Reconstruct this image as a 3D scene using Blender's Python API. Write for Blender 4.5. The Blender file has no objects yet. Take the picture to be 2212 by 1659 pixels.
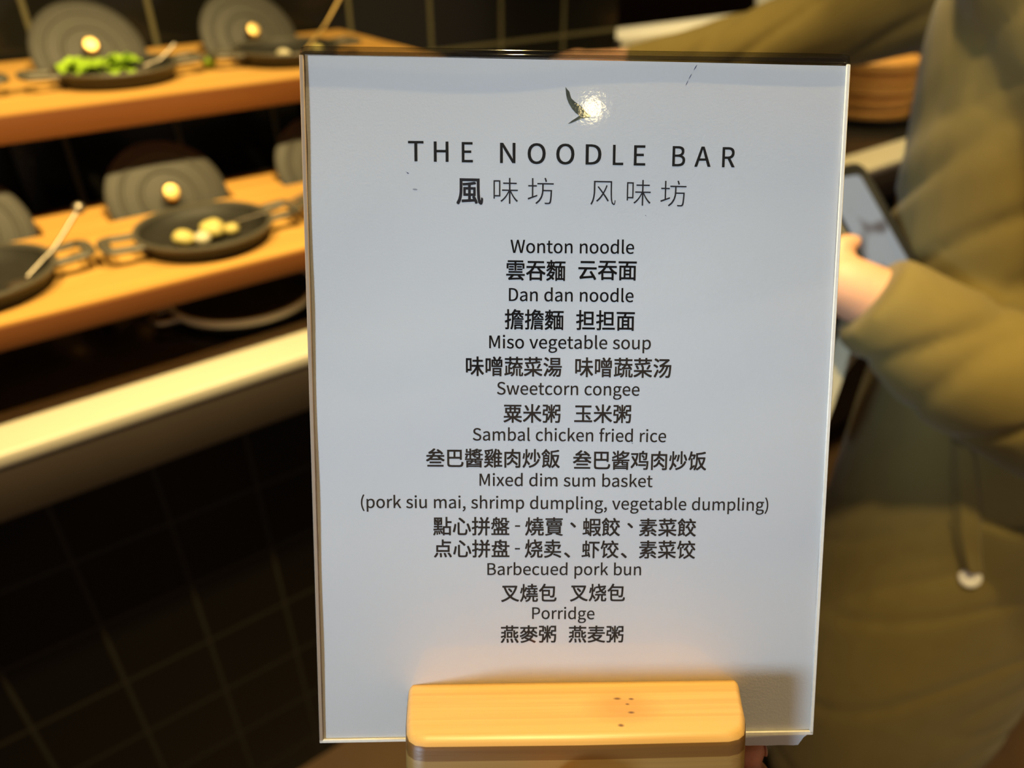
import bpy, bmesh, math, random
from mathutils import Vector, Matrix, noise
random.seed(7)
scn = bpy.context.scene
COL = scn.collection
# ------------------------------------------------------------------ camera, world, lights, exposure
FPX, PITCH = 1632.0, math.radians(32.9)
cam_data = bpy.data.cameras.new('camera')
cam = bpy.data.objects.new('camera', cam_data); COL.objects.link(cam)
cam.location = (0, 0, 1.35)
cam.rotation_euler = (math.pi/2 - PITCH, 0, 0)
cam_data.sensor_fit = 'HORIZONTAL'; cam_data.sensor_width = 36.0
cam_data.lens = FPX/2212*36.0
cam_data.clip_start = 0.01; cam_data.clip_end = 50
cam_data.dof.use_dof = True
cam_data.dof.focus_distance = 0.214
cam_data.dof.aperture_fstop = 8.6
scn.camera = cam
scn.view_settings.view_transform = 'Standard'
scn.view_settings.look = 'None'
scn.view_settings.exposure = 0.0
scn.view_settings.gamma = 1.0
scn.view_settings.use_curve_mapping = False
scn.cycles.use_denoising = True
scn.cycles.max_bounces = 10
scn.cycles.transparent_max_bounces = 24
scn.cycles.sample_clamp_indirect = 6.0
scn.cycles.caustics_reflective = False
scn.cycles.caustics_refractive = False

world = bpy.data.worlds.new('world'); scn.world = world; world.use_nodes = True
world.node_tree.nodes['Background'].inputs[0].default_value = (1.0, 0.72, 0.50, 1)
world.node_tree.nodes['Background'].inputs[1].default_value = 0.40

# axes of the counter: along it (AX), into it (DX); the counter runs 37 degrees off the view
AX = Vector((.79863551, .60181502, 0)); DX = Vector((-.60181502, .79863551, 0))
ROT = math.atan2(AX.y, AX.x)
def AD(a, d, z): return AX*a + DX*d + Vector((0, 0, z))

def spot(name, loc, target, watts, color, cone, blend=.6, radius=.04):
    l = bpy.data.lights.new(name, 'SPOT'); l.energy = watts; l.color = color
    l.spot_size = math.radians(cone); l.spot_blend = blend; l.shadow_soft_size = radius
    o = bpy.data.objects.new(name, l); COL.objects.link(o); o.location = loc
    o.rotation_euler = (Vector(target) - Vector(loc)).to_track_quat('-Z', 'Y').to_euler()
    return o
WARM = (1.0, .74, .30)
for a_, w_ in ((-.24, 156), (.50, 156)):                             # warm ceiling downlights over the shelves
    spot('warm_spot', AD(a_, .35, 2.5), AD(a_+.01, .98, 1.0), w_, WARM, 60, .8, .035)
spot('warm_spot', AD(.36, .46, 2.5), AD(.125, .13, 1.15), 148, WARM, 26, .7, .012)      # over the sign
spot('warm_spot', AD(.72, .24, 2.5), AD(.84, .36, 1.0), 50, WARM, 44, .7, .035)       # over the person
spot('warm_spot', AD(.30, -.12, 2.5), AD(.86, .22, .82), 50, WARM, 36, .8, .05)        # beside the person, added to brighten the coat
spot('warm_spot', AD(.0, -.10, 2.45), AD(.85, .30, .98), 95, WARM, 30, .5, .05)  # added to light the coat below the sleeve, cone kept off the sign
spot('warm_spot', AD(1.75, .70, 2.5), AD(1.8, .95, 1.0), 140, WARM, 66, .8, .035)      # over the steamers
spot('warm_spot', AD(2.0, 1.85, 2.55), AD(2.0, 1.9, 1.0), 70, (1.0, .84, .52), 80, .8, .035)   # added to brighten the kitchen worktop
# downlight mirrored in the acrylic front
spot('downlight_mirrored', (.3417, -1.2714, 2.5), (.05, .17, 1.2), .7, (1.0, .80, .36), 60, .8, .014)
# cool lamp to the left behind the viewer
spot('cool_lamp', (-1.22, -1.05, 1.62), (.015, .188, 1.235), 160, (.57, .78, 1.0), 13.0, .45, .20)
# ------------------------------------------------------------------ helpers
def tag(o, label, cat=None, group=None, kind=None):
    o['label'] = label
    if cat: o['category'] = cat
    if group: o['group'] = group
    if kind: o['kind'] = kind
    return o
def empty(name, loc=(0, 0, 0), rz=0.0, label=None, cat=None, group=None, matrix=None):
    o = bpy.data.objects.new(name, None); COL.objects.link(o); o.empty_display_size = .02
    if matrix is not None: o.matrix_world = matrix
    else:
        o.location = loc; o.rotation_euler = (0, 0, rz)
    if label: tag(o, label, cat, group)
    return o
def mesh_obj(name, me, mat, parent=None, loc=None, rz=0.0):
    o = bpy.data.objects.new(name, me); COL.objects.link(o)
    if mat is not None: me.materials.clear(); me.materials.append(mat)
    if parent is not None: o.parent = parent
    if loc is not None: o.location = loc
    if rz: o.rotation_euler = (0, 0, rz)
    return o
def from_bm(name, bm, mat, parent=None, loc=None, rz=0.0, smooth=True, angle=40):
    bmesh.ops.recalc_face_normals(bm, faces=bm.faces)
    me = bpy.data.meshes.new(name); bm.to_mesh(me); bm.free()
    if smooth:
        me.polygons.foreach_set('use_smooth', [True]*len(me.polygons))
        me.set_sharp_from_angle(angle=math.radians(angle))
    return mesh_obj(name, me, mat, parent, loc, rz)
def add_box(bm, x0, x1, y0, y1, z0, z1, bev=0.0, seg=2):
    b = bmesh.new()
    bmesh.ops.create_cube(b, size=1)
    for v in b.verts:
        v.co = Vector(((x0+x1)/2 + v.co.x*(x1-x0), (y0+y1)/2 + v.co.y*(y1-y0), (z0+z1)/2 + v.co.z*(z1-z0)))
    if bev: bmesh.ops.bevel(b, geom=b.edges[:], offset=bev, segments=seg, profile=.5, affect='EDGES')
    merge(bm, b)
def merge(bm, b):
    vm = {}
    for v in b.verts: vm[v] = bm.verts.new(v.co)
    for f in b.faces:
        try: bm.faces.new([vm[v] for v in f.verts])
        except ValueError: pass
    b.free()
def add_rings(bm, rings, cap=True, closed=False):
    vr = [[bm.verts.new(p) for p in r] for r in rings]
    n = len(vr[0]); m = len(vr)
    for i in range(m if closed else m-1):
        A, B = vr[i], vr[(i+1) % m]
        for j in range(n):
            bm.faces.new((A[j], A[(j+1) % n], B[(j+1) % n], B[j]))
    if cap and not closed:
        bm.faces.new(vr[0][::-1]); bm.faces.new(vr[-1])
def lathe(bm, prof, n=40, cx=0, cy=0, sx=1, sy=1):
    """prof: closed or open list of (r, z); r=0 ends become poles"""
    cols = []
    for r, z in prof:
        if r < 1e-7: cols.append([bm.verts.new((cx, cy, z))])
        else: cols.append([bm.verts.new((cx + sx*r*math.cos(2*math.pi*k/n), cy + sy*r*math.sin(2*math.pi*k/n), z)) for k in range(n)])
    for A, B in zip(cols, cols[1:]):
        for k in range(n):
            k2 = (k+1) % n
            if len(A) == 1 and len(B) == 1: continue
            if len(A) == 1: bm.faces.new((A[0], B[k], B[k2]))
            elif len(B) == 1: bm.faces.new((A[k], A[k2], B[0]))
            else: bm.faces.new((A[k], A[k2], B[k2], B[k]))
def smooth_path(pts, k):
    """Catmull-Rom resample of a list of tuples (any length)"""
    if k <= 1: return [tuple(p) for p in pts]
    out = []; n = len(pts)
    for i in range(n-1):
        p0, p1, p2, p3 = pts[max(i-1, 0)], pts[i], pts[i+1], pts[min(i+2, n-1)]
        for s in range(k):
            t = s/k
            out.append(tuple(.5*((2*b) + (-a+c)*t + (2*a-5*b+4*c-d)*t*t + (-a+3*b-3*c+d)*t**3) for a, b, c, d in zip(p0, p1, p2, p3)))
    out.append(tuple(pts[-1])); return out
def add_tube(bm, pts, n=14, k=4, side=None, closed=False, dome=True):
    """pts: (x,y,z,r) or (x,y,z,rx,ry); side: reference direction for rx"""
    P = smooth_path(pts, k)
    rings = []; prev = None
    m = len(P)
    for i, p in enumerate(P):
        c = Vector(p[:3]); rx = max(p[3], 1e-5); ry = max(p[4], 1e-5) if len(p) > 4 else rx
        if closed: t = Vector(P[(i+1) % m][:3]) - Vector(P[i-1][:3])
        else: t = Vector(P[min(i+1, m-1)][:3]) - Vector(P[max(i-1, 0)][:3])
        t.normalize()
        ref = Vector(side) if side is not None else (prev if prev is not None else (Vector((0, 0, 1)) if abs(t.z) < .9 else Vector((1, 0, 0))))
        u = ref - t*ref.dot(t)
        if u.length < 1e-6: u = t.orthogonal()
        u.normalize(); prev = u; v = t.cross(u)
        rings.append([c + u*rx*math.cos(2*math.pi*j/n) + v*ry*math.sin(2*math.pi*j/n) for j in range(n)])
    if dome and not closed:
        def cap(ring, ring2):
            c = sum(ring, Vector())/n; c2 = sum(ring2, Vector())/n
            t = (c-c2).normalized(); r = (ring[0]-c).length; r = min(r, (ring[n//4]-c).length)
            return [[c + (q-c)*math.cos(a) + t*r*math.sin(a) for q in ring] for a in (.5, 1.0, 1.35)]
        rings = cap(rings[0], rings[1])[::-1] + rings + cap(rings[-1], rings[-2])
    add_rings(bm, rings, cap=True, closed=closed)
def add_ball(bm, c, r, n=16, sq=(1, 1, 1), rot=None):
    b = bmesh.new(); bmesh.ops.create_uvsphere(b, u_segments=n, v_segments=max(6, n*2//3), radius=1)
    for v in b.verts:
        q = Vector((v.co.x*r*sq[0], v.co.y*r*sq[1], v.co.z*r*sq[2]))
        if rot is not None: q = rot @ q
        v.co = q + Vector(c)
    merge(bm, b)
def prism(bm, outline, z0, z1, flip=None):
    """closed outline [(x,y)] extruded z0..z1"""
    A = [bm.verts.new((x, y, z0)) for x, y in outline]; B = [bm.verts.new((x, y, z1)) for x, y in outline]
    n = len(A)
    bm.faces.new(A[::-1]); bm.faces.new(B)
    for i in range(n): bm.faces.new((A[i], A[(i+1) % n], B[(i+1) % n], B[i]))
def fused(name, bm, voxel, mat, parent=None, smooth_iter=6, disp=None, loc=None):
    """fuse overlapping closed shapes into one continuous surface"""
    bmesh.ops.recalc_face_normals(bm, faces=bm.faces)
    me = bpy.data.meshes.new(name+'_tmp'); bm.to_mesh(me); bm.free()
    o = bpy.data.objects.new(name+'_tmp', me); COL.objects.link(o)
    m = o.modifiers.new('r', 'REMESH'); m.mode = 'VOXEL'; m.voxel_size = voxel; m.use_smooth_shade = True
    s = o.modifiers.new('s', 'SMOOTH'); s.factor = .5; s.iterations = smooth_iter
    dg = bpy.context.evaluated_depsgraph_get(); dg.update()
    r = bpy.data.meshes.new_from_object(o.evaluated_get(dg), depsgraph=dg); r.name = name
    bpy.data.objects.remove(o); bpy.data.meshes.remove(me)
    if disp:
        nv = [Vector(v.normal) for v in r.vertices]
        for v, q in zip(r.vertices, nv): v.co = v.co + q*disp(v.co)
    r.polygons.foreach_set('use_smooth', [True]*len(r.polygons))
    return mesh_obj(name, r, mat, parent, loc)
def copy_tree(o, parent=None):
    c = o.copy(); COL.objects.link(c)
    if parent is not None: c.parent = parent
    for ch in [x for x in bpy.data.objects if x.parent == o]: copy_tree(ch, c)
    return c

# ------------------------------------------------------------------ materials
def new_mat(name):
    m = bpy.data.materials.new(name); m.use_nodes = True
    return m, m.node_tree.nodes, m.node_tree.links, m.node_tree.nodes['Principled BSDF']
def plain(name, col, rough=.5, metal=0.0, spec=.5, trans=0.0, noise_amt=0.0, noise_scale=40, bump=0.0, bump_scale=200, coat=0.0, sheen=0.0, sss=0.0):
    m, N, L, B = new_mat(name)
    B.inputs['Base Color'].default_value = (*col, 1); B.inputs['Roughness'].default_value = rough
    B.inputs['Metallic'].default_value = metal; B.inputs['Specular IOR Level'].default_value = spec
    B.inputs['Coat Weight'].default_value = coat; B.inputs['Coat Roughness'].default_value = .12
    B.inputs['Sheen Weight'].default_value = sheen
    if sss:
        B.inputs['Subsurface Weight'].default_value = sss; B.inputs['Subsurface Radius'].default_value = (.008, .003, .0015)
        B.inputs['Subsurface Scale'].default_value = .6
    tc = N.new('ShaderNodeTexCoord')
    nz = N.new('ShaderNodeTexNoise'); nz.inputs['Scale'].default_value = noise_scale; nz.inputs['Detail'].default_value = 4
    L.new(tc.outputs['Object'], nz.inputs['Vector'])
    mx = N.new('ShaderNodeMix'); mx.data_type = 'RGBA'
    mx.inputs['A'].default_value = (*[c*(1-noise_amt) for c in col], 1)
    mx.inputs['B'].default_value = (*[min(1, c*(1+noise_amt)) for c in col], 1)
    L.new(nz.outputs['Fac'], mx.inputs['Factor']); L.new(mx.outputs['Result'], B.inputs['Base Color'])
    if bump:
        n2 = N.new('ShaderNodeTexNoise'); n2.inputs['Scale'].default_value = bump_scale; n2.inputs['Detail'].default_value = 3
        L.new(tc.outputs['Object'], n2.inputs['Vector'])
        bp = N.new('ShaderNodeBump'); bp.inputs['Strength'].default_value = bump; bp.inputs['Distance'].default_value = .002
        L.new(n2.outputs['Fac'], bp.inputs['Height']); L.new(bp.outputs['Normal'], B.inputs['Normal'])
    return m
def wood(name, light, dark, stretch=(2, 60, 60), scale=1.0, rough=.45, spots=(), shade_bands=None, coat=0.0, contrast=(.35, .7)):
    m, N, L, B = new_mat(name)
    B.inputs['Roughness'].default_value = rough; B.inputs['Coat Weight'].default_value = coat
    tc = N.new('ShaderNodeTexCoord'); mp = N.new('ShaderNodeMapping'); mp.inputs['Scale'].default_value = [s*scale for s in stretch]
    L.new(tc.outputs['Object'], mp.inputs['Vector'])
    nz = N.new('ShaderNodeTexNoise'); nz.inputs['Scale'].default_value = 1; nz.inputs['Detail'].default_value = 5; nz.inputs['Roughness'].default_value = .6
    nz.inputs['Distortion'].default_value = .3
    L.new(mp.outputs['Vector'], nz.inputs['Vector'])
    cr = N.new('ShaderNodeValToRGB'); cr.color_ramp.elements[0].position = contrast[0]; cr.color_ramp.elements[1].position = contrast[1]
    cr.color_ramp.elements[0].color = (*dark, 1); cr.color_ramp.elements[1].color = (*light, 1)
    L.new(nz.outputs['Fac'], cr.inputs['Fac'])
    out = cr.outputs['Color']
    if shade_bands:                                                        # shade of the front face put into the colour, banded along local axis
        axis, edges = shade_bands
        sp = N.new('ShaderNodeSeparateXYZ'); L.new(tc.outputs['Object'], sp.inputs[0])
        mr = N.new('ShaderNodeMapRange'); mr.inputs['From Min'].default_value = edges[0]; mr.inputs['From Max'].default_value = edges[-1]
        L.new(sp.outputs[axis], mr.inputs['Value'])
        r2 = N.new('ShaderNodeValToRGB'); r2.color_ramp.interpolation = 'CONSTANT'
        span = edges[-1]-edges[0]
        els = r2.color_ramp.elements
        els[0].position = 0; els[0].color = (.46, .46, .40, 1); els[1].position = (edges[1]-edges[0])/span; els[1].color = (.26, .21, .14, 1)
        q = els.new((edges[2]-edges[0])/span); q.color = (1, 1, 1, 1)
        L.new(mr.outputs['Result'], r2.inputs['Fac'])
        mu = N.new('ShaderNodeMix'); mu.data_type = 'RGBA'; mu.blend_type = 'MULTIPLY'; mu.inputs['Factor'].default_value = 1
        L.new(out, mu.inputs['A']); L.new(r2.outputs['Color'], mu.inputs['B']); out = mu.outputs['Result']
    for (p, r, sq, col, f) in spots:                                 # knots and stains with a shape of their own
        m2 = N.new('ShaderNodeMapping'); m2.vector_type = 'TEXTURE'; m2.inputs['Location'].default_value = p; m2.inputs['Scale'].default_value = [r*s for s in sq]
        L.new(tc.outputs['Object'], m2.inputs['Vector'])
        ln = N.new('ShaderNodeVectorMath'); ln.operation = 'LENGTH'; L.new(m2.outputs['Vector'], ln.inputs[0])
        mr = N.new('ShaderNodeMapRange'); mr.inputs['From Min'].default_value = .3; mr.inputs['From Max'].default_value = 1; mr.inputs['To Min'].default_value = f; mr.inputs['To Max'].default_value = 0
        L.new(ln.outputs['Value'], mr.inputs['Value'])
        mx = N.new('ShaderNodeMix'); mx.data_type = 'RGBA'; mx.inputs['B'].default_value = (*col, 1)
        L.new(mr.outputs['Result'], mx.inputs['Factor']); L.new(out, mx.inputs['A']); out = mx.outputs['Result']
    L.new(out, B.inputs['Base Color'])
    bp = N.new('ShaderNodeBump'); bp.inputs['Strength'].default_value = .15; bp.inputs['Distance'].default_value = .001
    L.new(nz.outputs['Fac'], bp.inputs['Height']); L.new(bp.outputs['Normal'], B.inputs['Normal'])
    return m
def tiles(name, size, grout, c_tile, c_grout, rough=.12, off=(0, 0)):
    """square glazed tiles in local x/z with real grout relief"""
    m, N, L, B = new_mat(name)
    tc = N.new('ShaderNodeTexCoord'); mp = N.new('ShaderNodeMapping')
    mp.inputs['Rotation'].default_value = (math.radians(-90), 0, 0); mp.inputs['Location'].default_value = (off[0], off[1], 0)
    L.new(tc.outputs['Object'], mp.inputs['Vector'])
    B.inputs['Specular IOR Level'].default_value = .22
    br = N.new('ShaderNodeTexBrick'); br.offset = 0; br.squash = 1
    br.inputs['Scale'].default_value = 1; br.inputs['Mortar Size'].default_value = grout/2; br.inputs['Mortar Smooth'].default_value = .1
    br.inputs['Brick Width'].default_value = size; br.inputs['Row Height'].default_value = size
    br.inputs['Color1'].default_value = (*c_tile, 1); br.inputs['Color2'].default_value = (*[c*1.4 for c in c_tile], 1); br.inputs['Mortar'].default_value = (*c_grout, 1)
    L.new(mp.outputs['Vector'], br.inputs['Vector']); L.new(br.outputs['Color'], B.inputs['Base Color'])
    mr = N.new('ShaderNodeMapRange'); mr.inputs['To Min'].default_value = rough; mr.inputs['To Max'].default_value = .9
    L.new(br.outputs['Fac'], mr.inputs['Value']); L.new(mr.outputs['Result'], B.inputs['Roughness'])
    bp = N.new('ShaderNodeBump'); bp.invert = True; bp.inputs['Strength'].default_value = .5; bp.inputs['Distance'].default_value = .002
    L.new(br.outputs['Fac'], bp.inputs['Height']); L.new(bp.outputs['Normal'], B.inputs['Normal'])
    return m
def acrylic(name, tint=(1, 1, 1), rough=.03, extra=0.0, wav=0.0):
    """clear sheet: see-through, mirror-like towards grazing angles"""
    m, N, L, B = new_mat(name); N.remove(B)
    out = N['Material Output']
    tr = N.new('ShaderNodeBsdfTransparent'); tr.inputs[0].default_value = (*tint, 1)
    gl = N.new('ShaderNodeBsdfGlossy'); gl.inputs['Roughness'].default_value = rough
    lw = N.new('ShaderNodeLayerWeight'); lw.inputs['Blend'].default_value = .5
    pw = N.new('ShaderNodeMath'); pw.operation = 'POWER'; pw.inputs[1].default_value = 5
    ma = N.new('ShaderNodeMath'); ma.operation = 'MULTIPLY_ADD'; ma.inputs[1].default_value = .55; ma.inputs[2].default_value = .04+extra
    L.new(lw.outputs['Facing'], pw.inputs[0]); L.new(pw.outputs[0], ma.inputs[0])
    if wav:
        tc = N.new('ShaderNodeTexCoord'); nz = N.new('ShaderNodeTexNoise'); nz.inputs['Scale'].default_value = 900; nz.inputs['Detail'].default_value = 3
        L.new(tc.outputs['Object'], nz.inputs['Vector'])
        bp = N.new('ShaderNodeBump'); bp.inputs['Strength'].default_value = wav; bp.inputs['Distance'].default_value = .0002
        L.new(nz.outputs['Fac'], bp.inputs['Height']); L.new(bp.outputs['Normal'], gl.inputs['Normal'])
    mx = N.new('ShaderNodeMixShader'); L.new(ma.outputs[0], mx.inputs[0]); L.new(tr.outputs[0], mx.inputs[1]); L.new(gl.outputs[0], mx.inputs[2])
    L.new(mx.outputs[0], out.inputs['Surface'])
    return m

M = {}
M['paper'] = plain('paper', (.80, .80, .80), .75, spec=.25, noise_amt=.015, noise_scale=60, bump=.06, bump_scale=1500)
M['ink'] = plain('ink', (.010, .008, .008), .7, spec=.12)
M['ink_title'] = plain('ink_title', (.022, .021, .020), .7, spec=.12)
M['ink_thin'] = plain('ink_thin', (.036, .032, .035), .7, spec=.12)
M['logo'] = plain('logo_ink', (.075, .085, .062), .6, noise_amt=.7, noise_scale=900)
M['pen'] = plain('pen_ink', (.02, .025, .10), .5)
M['smudge'] = plain('smudge', (.36, .37, .40), .7)
M['acrylic'] = acrylic('clear_acrylic', (.985, .985, .985), .035, 0.0, .05)
M['acrylic_bend'] = acrylic('bent_acrylic', (.70, .71, .73), .05, .06)
M['acrylic_edge'] = plain('cut_acrylic_edge', (.86, .82, .74), .4, noise_amt=.1, noise_scale=700)
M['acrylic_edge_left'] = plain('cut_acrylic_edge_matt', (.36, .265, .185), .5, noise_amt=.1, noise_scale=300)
M['bamboo'] = wood('bamboo', (.62, .385, .135), (.52, .295, .088), (5, 260, 260), 1.0, .42, contrast=(.3, .62), shade_bands=(1, (0, .0338, .0376, .0397)),
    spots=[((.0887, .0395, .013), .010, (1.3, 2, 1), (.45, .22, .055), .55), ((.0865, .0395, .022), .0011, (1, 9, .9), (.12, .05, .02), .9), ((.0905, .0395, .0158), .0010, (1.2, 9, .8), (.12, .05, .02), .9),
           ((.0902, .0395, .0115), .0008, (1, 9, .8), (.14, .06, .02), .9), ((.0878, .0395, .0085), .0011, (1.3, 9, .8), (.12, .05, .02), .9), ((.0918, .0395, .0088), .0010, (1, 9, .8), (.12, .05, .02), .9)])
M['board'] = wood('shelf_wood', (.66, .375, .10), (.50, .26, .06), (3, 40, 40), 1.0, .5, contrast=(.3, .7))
M['board_edge'] = wood('shelf_edge_wood', (.19, .064, .012), (.145, .045, .008), (3, 40, 40), 1.0, .5, contrast=(.3, .7))  # redder front faces of the boards, their shade put into the colour
M['iron'] = plain('black_cast_iron', (.022, .021, .018), .55, spec=.32, noise_amt=.3, noise_scale=60, bump=.12, bump_scale=500)
M['iron_rim'] = plain('worn_iron', (.085, .078, .062), .42, spec=.5, noise_amt=.2)
M['lid'] = plain('grey_cast_iron', (.048, .046, .041), .55, spec=.35, noise_amt=.15, noise_scale=40, bump=.1, bump_scale=400)
M['brass'] = plain('brass', (.62, .44, .18), .45, metal=1.0, noise_amt=.05)
M['steel'] = plain('steel', (.42, .37, .31), .42, metal=1.0, noise_amt=.05)
M['green_leaf'] = plain('green_leaf', (.30, .48, .03), .4, noise_amt=.45, noise_scale=70)
M['pale_food'] = plain('pale_yellow_food', (.60, .50, .17), .5, noise_amt=.25, noise_scale=90)
M['white_food'] = plain('white_food', (.62, .56, .40), .5, noise_amt=.1)
M['black_top'] = plain('black_worktop', (.016, .014, .012), .22, noise_amt=.2)
M['trim'] = plain('cream_metal_trim', (.60, .565, .47), .33, noise_amt=.03, noise_scale=20)
M['fascia'] = plain('brown_fascia', (.046, .034, .025), .5, noise_amt=.12, noise_scale=12)
M['tile_back'] = tiles('black_tiles_back', .1795, .0085, (.010, .0095, .008), (.15, .135, .075), .14, off=(.1605, .001))
M['tile_front'] = tiles('black_tiles_front', .118, .0055, (.006, .0056, .005), (.020, .017, .010), .14, off=(.040, .054))
M['floor'] = plain('brown_floor', (.075, .042, .022), .4, noise_amt=.25, noise_scale=6)
M['ceiling'] = plain('dark_ceiling', (.10, .085, .065), .8, noise_amt=.05)
M['dark_wall'] = plain('dark_brown_wall', (.055, .028, .018), .5, noise_amt=.15, noise_scale=5)
M['pale_top'] = plain('pale_worktop', (.66, .63, .54), .45, noise_amt=.04)
M['ceramic'] = plain('white_ceramic', (.82, .84, .80), .2, noise_amt=.02)
M['bamboo_steamer'] = wood('steamer_bamboo', (.62, .33, .09), (.50, .25, .06), (30, 30, 60), 1.0, .5)
M['black_plastic'] = plain('black_plastic', (.012, .012, .013), .4, noise_amt=.1)
M['skin'] = plain('skin', (.66, .37, .235), .5, spec=.4, noise_amt=.10, noise_scale=60, sss=.25)
M['skin_hand'] = plain('skin_hand', (.70, .30, .17), .45, spec=.4, noise_amt=.12, noise_scale=90, sss=.25, bump=.08, bump_scale=900)
M['nail'] = plain('nail', (.72, .42, .32), .25)
M['coat'] = plain('olive_cloth', (.185, .142, .045), .85, spec=.2, noise_amt=.12, noise_scale=30, bump=.1, bump_scale=900, sheen=.15)
M['trousers'] = plain('olive_trouser_cloth', (.165, .128, .042), .85, spec=.2, noise_amt=.12, noise_scale=30, sheen=.15)
M['cream_cloth'] = plain('cream_cloth', (.58, .53, .36), .8, noise_amt=.1)
M['hair'] = plain('dark_hair', (.018, .013, .010), .4, noise_amt=.4, noise_scale=200)
M['button'] = plain('white_button', (.85, .83, .80), .2)
M['shoe'] = plain('black_shoe', (.02, .018, .016), .4)
def screen_mat():
    m, N, L, B = new_mat('phone_screen')
    tc = N.new('ShaderNodeTexCoord'); vo = N.new('ShaderNodeTexNoise'); vo.inputs['Scale'].default_value = 26; vo.inputs['Detail'].default_value = 1
    L.new(tc.outputs['Object'], vo.inputs['Vector'])
    cr = N.new('ShaderNodeValToRGB'); cr.color_ramp.elements[0].position = .36; cr.color_ramp.elements[1].position = .46
    cr.color_ramp.elements[0].color = (.07, .07, .09, 1); cr.color_ramp.elements[1].color = (.30, .34, .37, 1)
    L.new(vo.outputs['Fac'], cr.inputs['Fac']); L.new(cr.outputs['Color'], B.inputs['Emission Color']); B.inputs['Emission Strength'].default_value = .75
    B.inputs['Base Color'].default_value = (.03, .03, .035, 1); B.inputs['Roughness'].default_value = .1
    return m
M['screen'] = screen_mat()

# ------------------------------------------------------------------ the room
def slab(name, a0, a1, d0, d1, z0, z1, mat, label=None, bev=0.0):
    """box laid out along the counter axes, origin at its near lower corner"""
    bm = bmesh.new(); add_box(bm, 0, a1-a0, 0, d1-d0, 0, z1-z0, bev)
    o = from_bm(name, bm, mat, None, AD(a0, d0, z0), ROT, smooth=bool(bev))
    o['kind'] = 'structure'
    if label: o['label'] = label
    return o
slab('floor', -3, 4.2, -3, 4.0, -.05, 0, M['floor'], 'dark brown floor')
slab('ceiling', -3, 4.2, -3, 4.0, 2.62, 2.68, M['ceiling'], 'dark ceiling')
slab('wall_back', -2.0, 1.42, 1.46, 1.56, .0, 2.62, M['tile_back'], 'black tiled wall with olive grout behind the wooden shelves')
slab('wall_front', -2.0, 3.0, .86, .94, 0, .80, M['tile_front'], 'black tiled wall under the counter')
slab('wall_far', 1.42, 4.2, 3.4, 3.5, 0, 2.62, M['dark_wall'], 'dark brown wall far behind the reaching arm')

slab('wall_right', 4.2, 4.3, -3, 4.0, 0, 2.62, M['dark_wall'], 'dark brown wall at the far right end of the room')

# the counter: black worktop, cream trim along its front, brown fascia below
ctr = empty('service_counter', AD(-1.8, .785, .80), ROT, 'black service counter with a cream front edge, carrying the wooden shelves', 'counter')
bm = bmesh.new(); add_box(bm, 0, 4.7, .085, .672, .045, .078, .002); from_bm('worktop', bm, M['black_top'], ctr)
bm = bmesh.new(); add_box(bm, 0, 4.7, 0, .085, .062, .080, .0045, 3)
from_bm('front_trim', bm, M['trim'], ctr)
bm = bmesh.new(); add_box(bm, 0, 4.7, .002, .085, 0, .062, .001); from_bm('fascia', bm, M['fascia'], ctr)

# pale worktop in the open kitchen beyond the end of the tiled wall
kt = empty('kitchen_worktop', AD(1.445, 1.465, 0), ROT, 'pale worktop behind the reaching olive sleeve', 'worktop')
bm = bmesh.new(); add_box(bm, 0, 1.9, 0, .145, 1.0, 1.05, .004); from_bm('top', bm, M['pale_top'], kt)
bm = bmesh.new(); add_box(bm, .0, 1.88, .01, .14, 0, 1.0); from_bm('base_cabinet', bm, M['pale_top'], kt, smooth=False)

# ------------------------------------------------------------------ wooden shelf boards with slots for the lids
def plate(bm, xs, ys, skip, z0, z1):
    """flat board on a grid of cells; skipped cells are open slots"""
    V = {}
    def v(i, j, z):
        k = (i, j, z)
        if k not in V: V[k] = bm.verts.new((xs[i], ys[j], z))
        return V[k]
    on = lambda i, j: 0 <= i < len(xs)-1 and 0 <= j < len(ys)-1 and (i, j) not in skip
    for i in range(len(xs)-1):
        for j in range(len(ys)-1):
            if not on(i, j): continue
            bm.faces.new((v(i, j, z1), v(i+1, j, z1), v(i+1, j+1, z1), v(i, j+1, z1)))
            bm.faces.new((v(i, j, z0), v(i, j+1, z0), v(i+1, j+1, z0), v(i+1, j, z0)))
            for di, dj, p, q in ((-1, 0, (i, j), (i, j+1)), (1, 0, (i+1, j), (i+1, j+1)), (0, -1, (i, j), (i+1, j)), (0, 1, (i, j+1), (i+1, j+1))):
                if not on(i+di, j+dj): bm.faces.new((v(*p, z0), v(*q, z0), v(*q, z1), v(*p, z1)))
UZ = 1.14
UP_A = (-.022, .222, .468); LO_A = (-.012, .226, .462)                # the three stations of each shelf
def shelf(name, a0, a1, d0, d1, z, th, stations, slot, r, label, legs, zfoot):
    t = empty(name, AD(a0, d0, z-th), ROT, label, 'shelf')
    xs = [0]; skip = set()
    for s in stations: xs += [s-r-a0, s+r-a0]
    xs.append(a1-a0)
    ys = [0, slot[0]-d0, slot[1]-d0, d1-d0]
    for k in range(len(stations)): skip.add((1+2*k, 1))
    bm = bmesh.new(); plate(bm, xs, ys, skip, 0, th)
    es = [e for e in bm.edges if len(e.link_faces) == 2 and e.calc_face_angle(0) > 1]
    bmesh.ops.bevel(bm, geom=es, offset=.0025, segments=2, profile=.5, affect='EDGES')
    from_bm('board', bm, M['board'], t)
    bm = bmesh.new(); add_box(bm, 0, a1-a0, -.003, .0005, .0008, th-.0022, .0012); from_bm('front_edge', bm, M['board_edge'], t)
    for (a, d) in legs:
        bm = bmesh.new(); add_box(bm, a-a0-.012, a-a0+.012, d-d0-.012, d-d0+.012, zfoot-(z-th), 0, .001); from_bm('leg', bm, M['black_plastic'], t)
    return t
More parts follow.
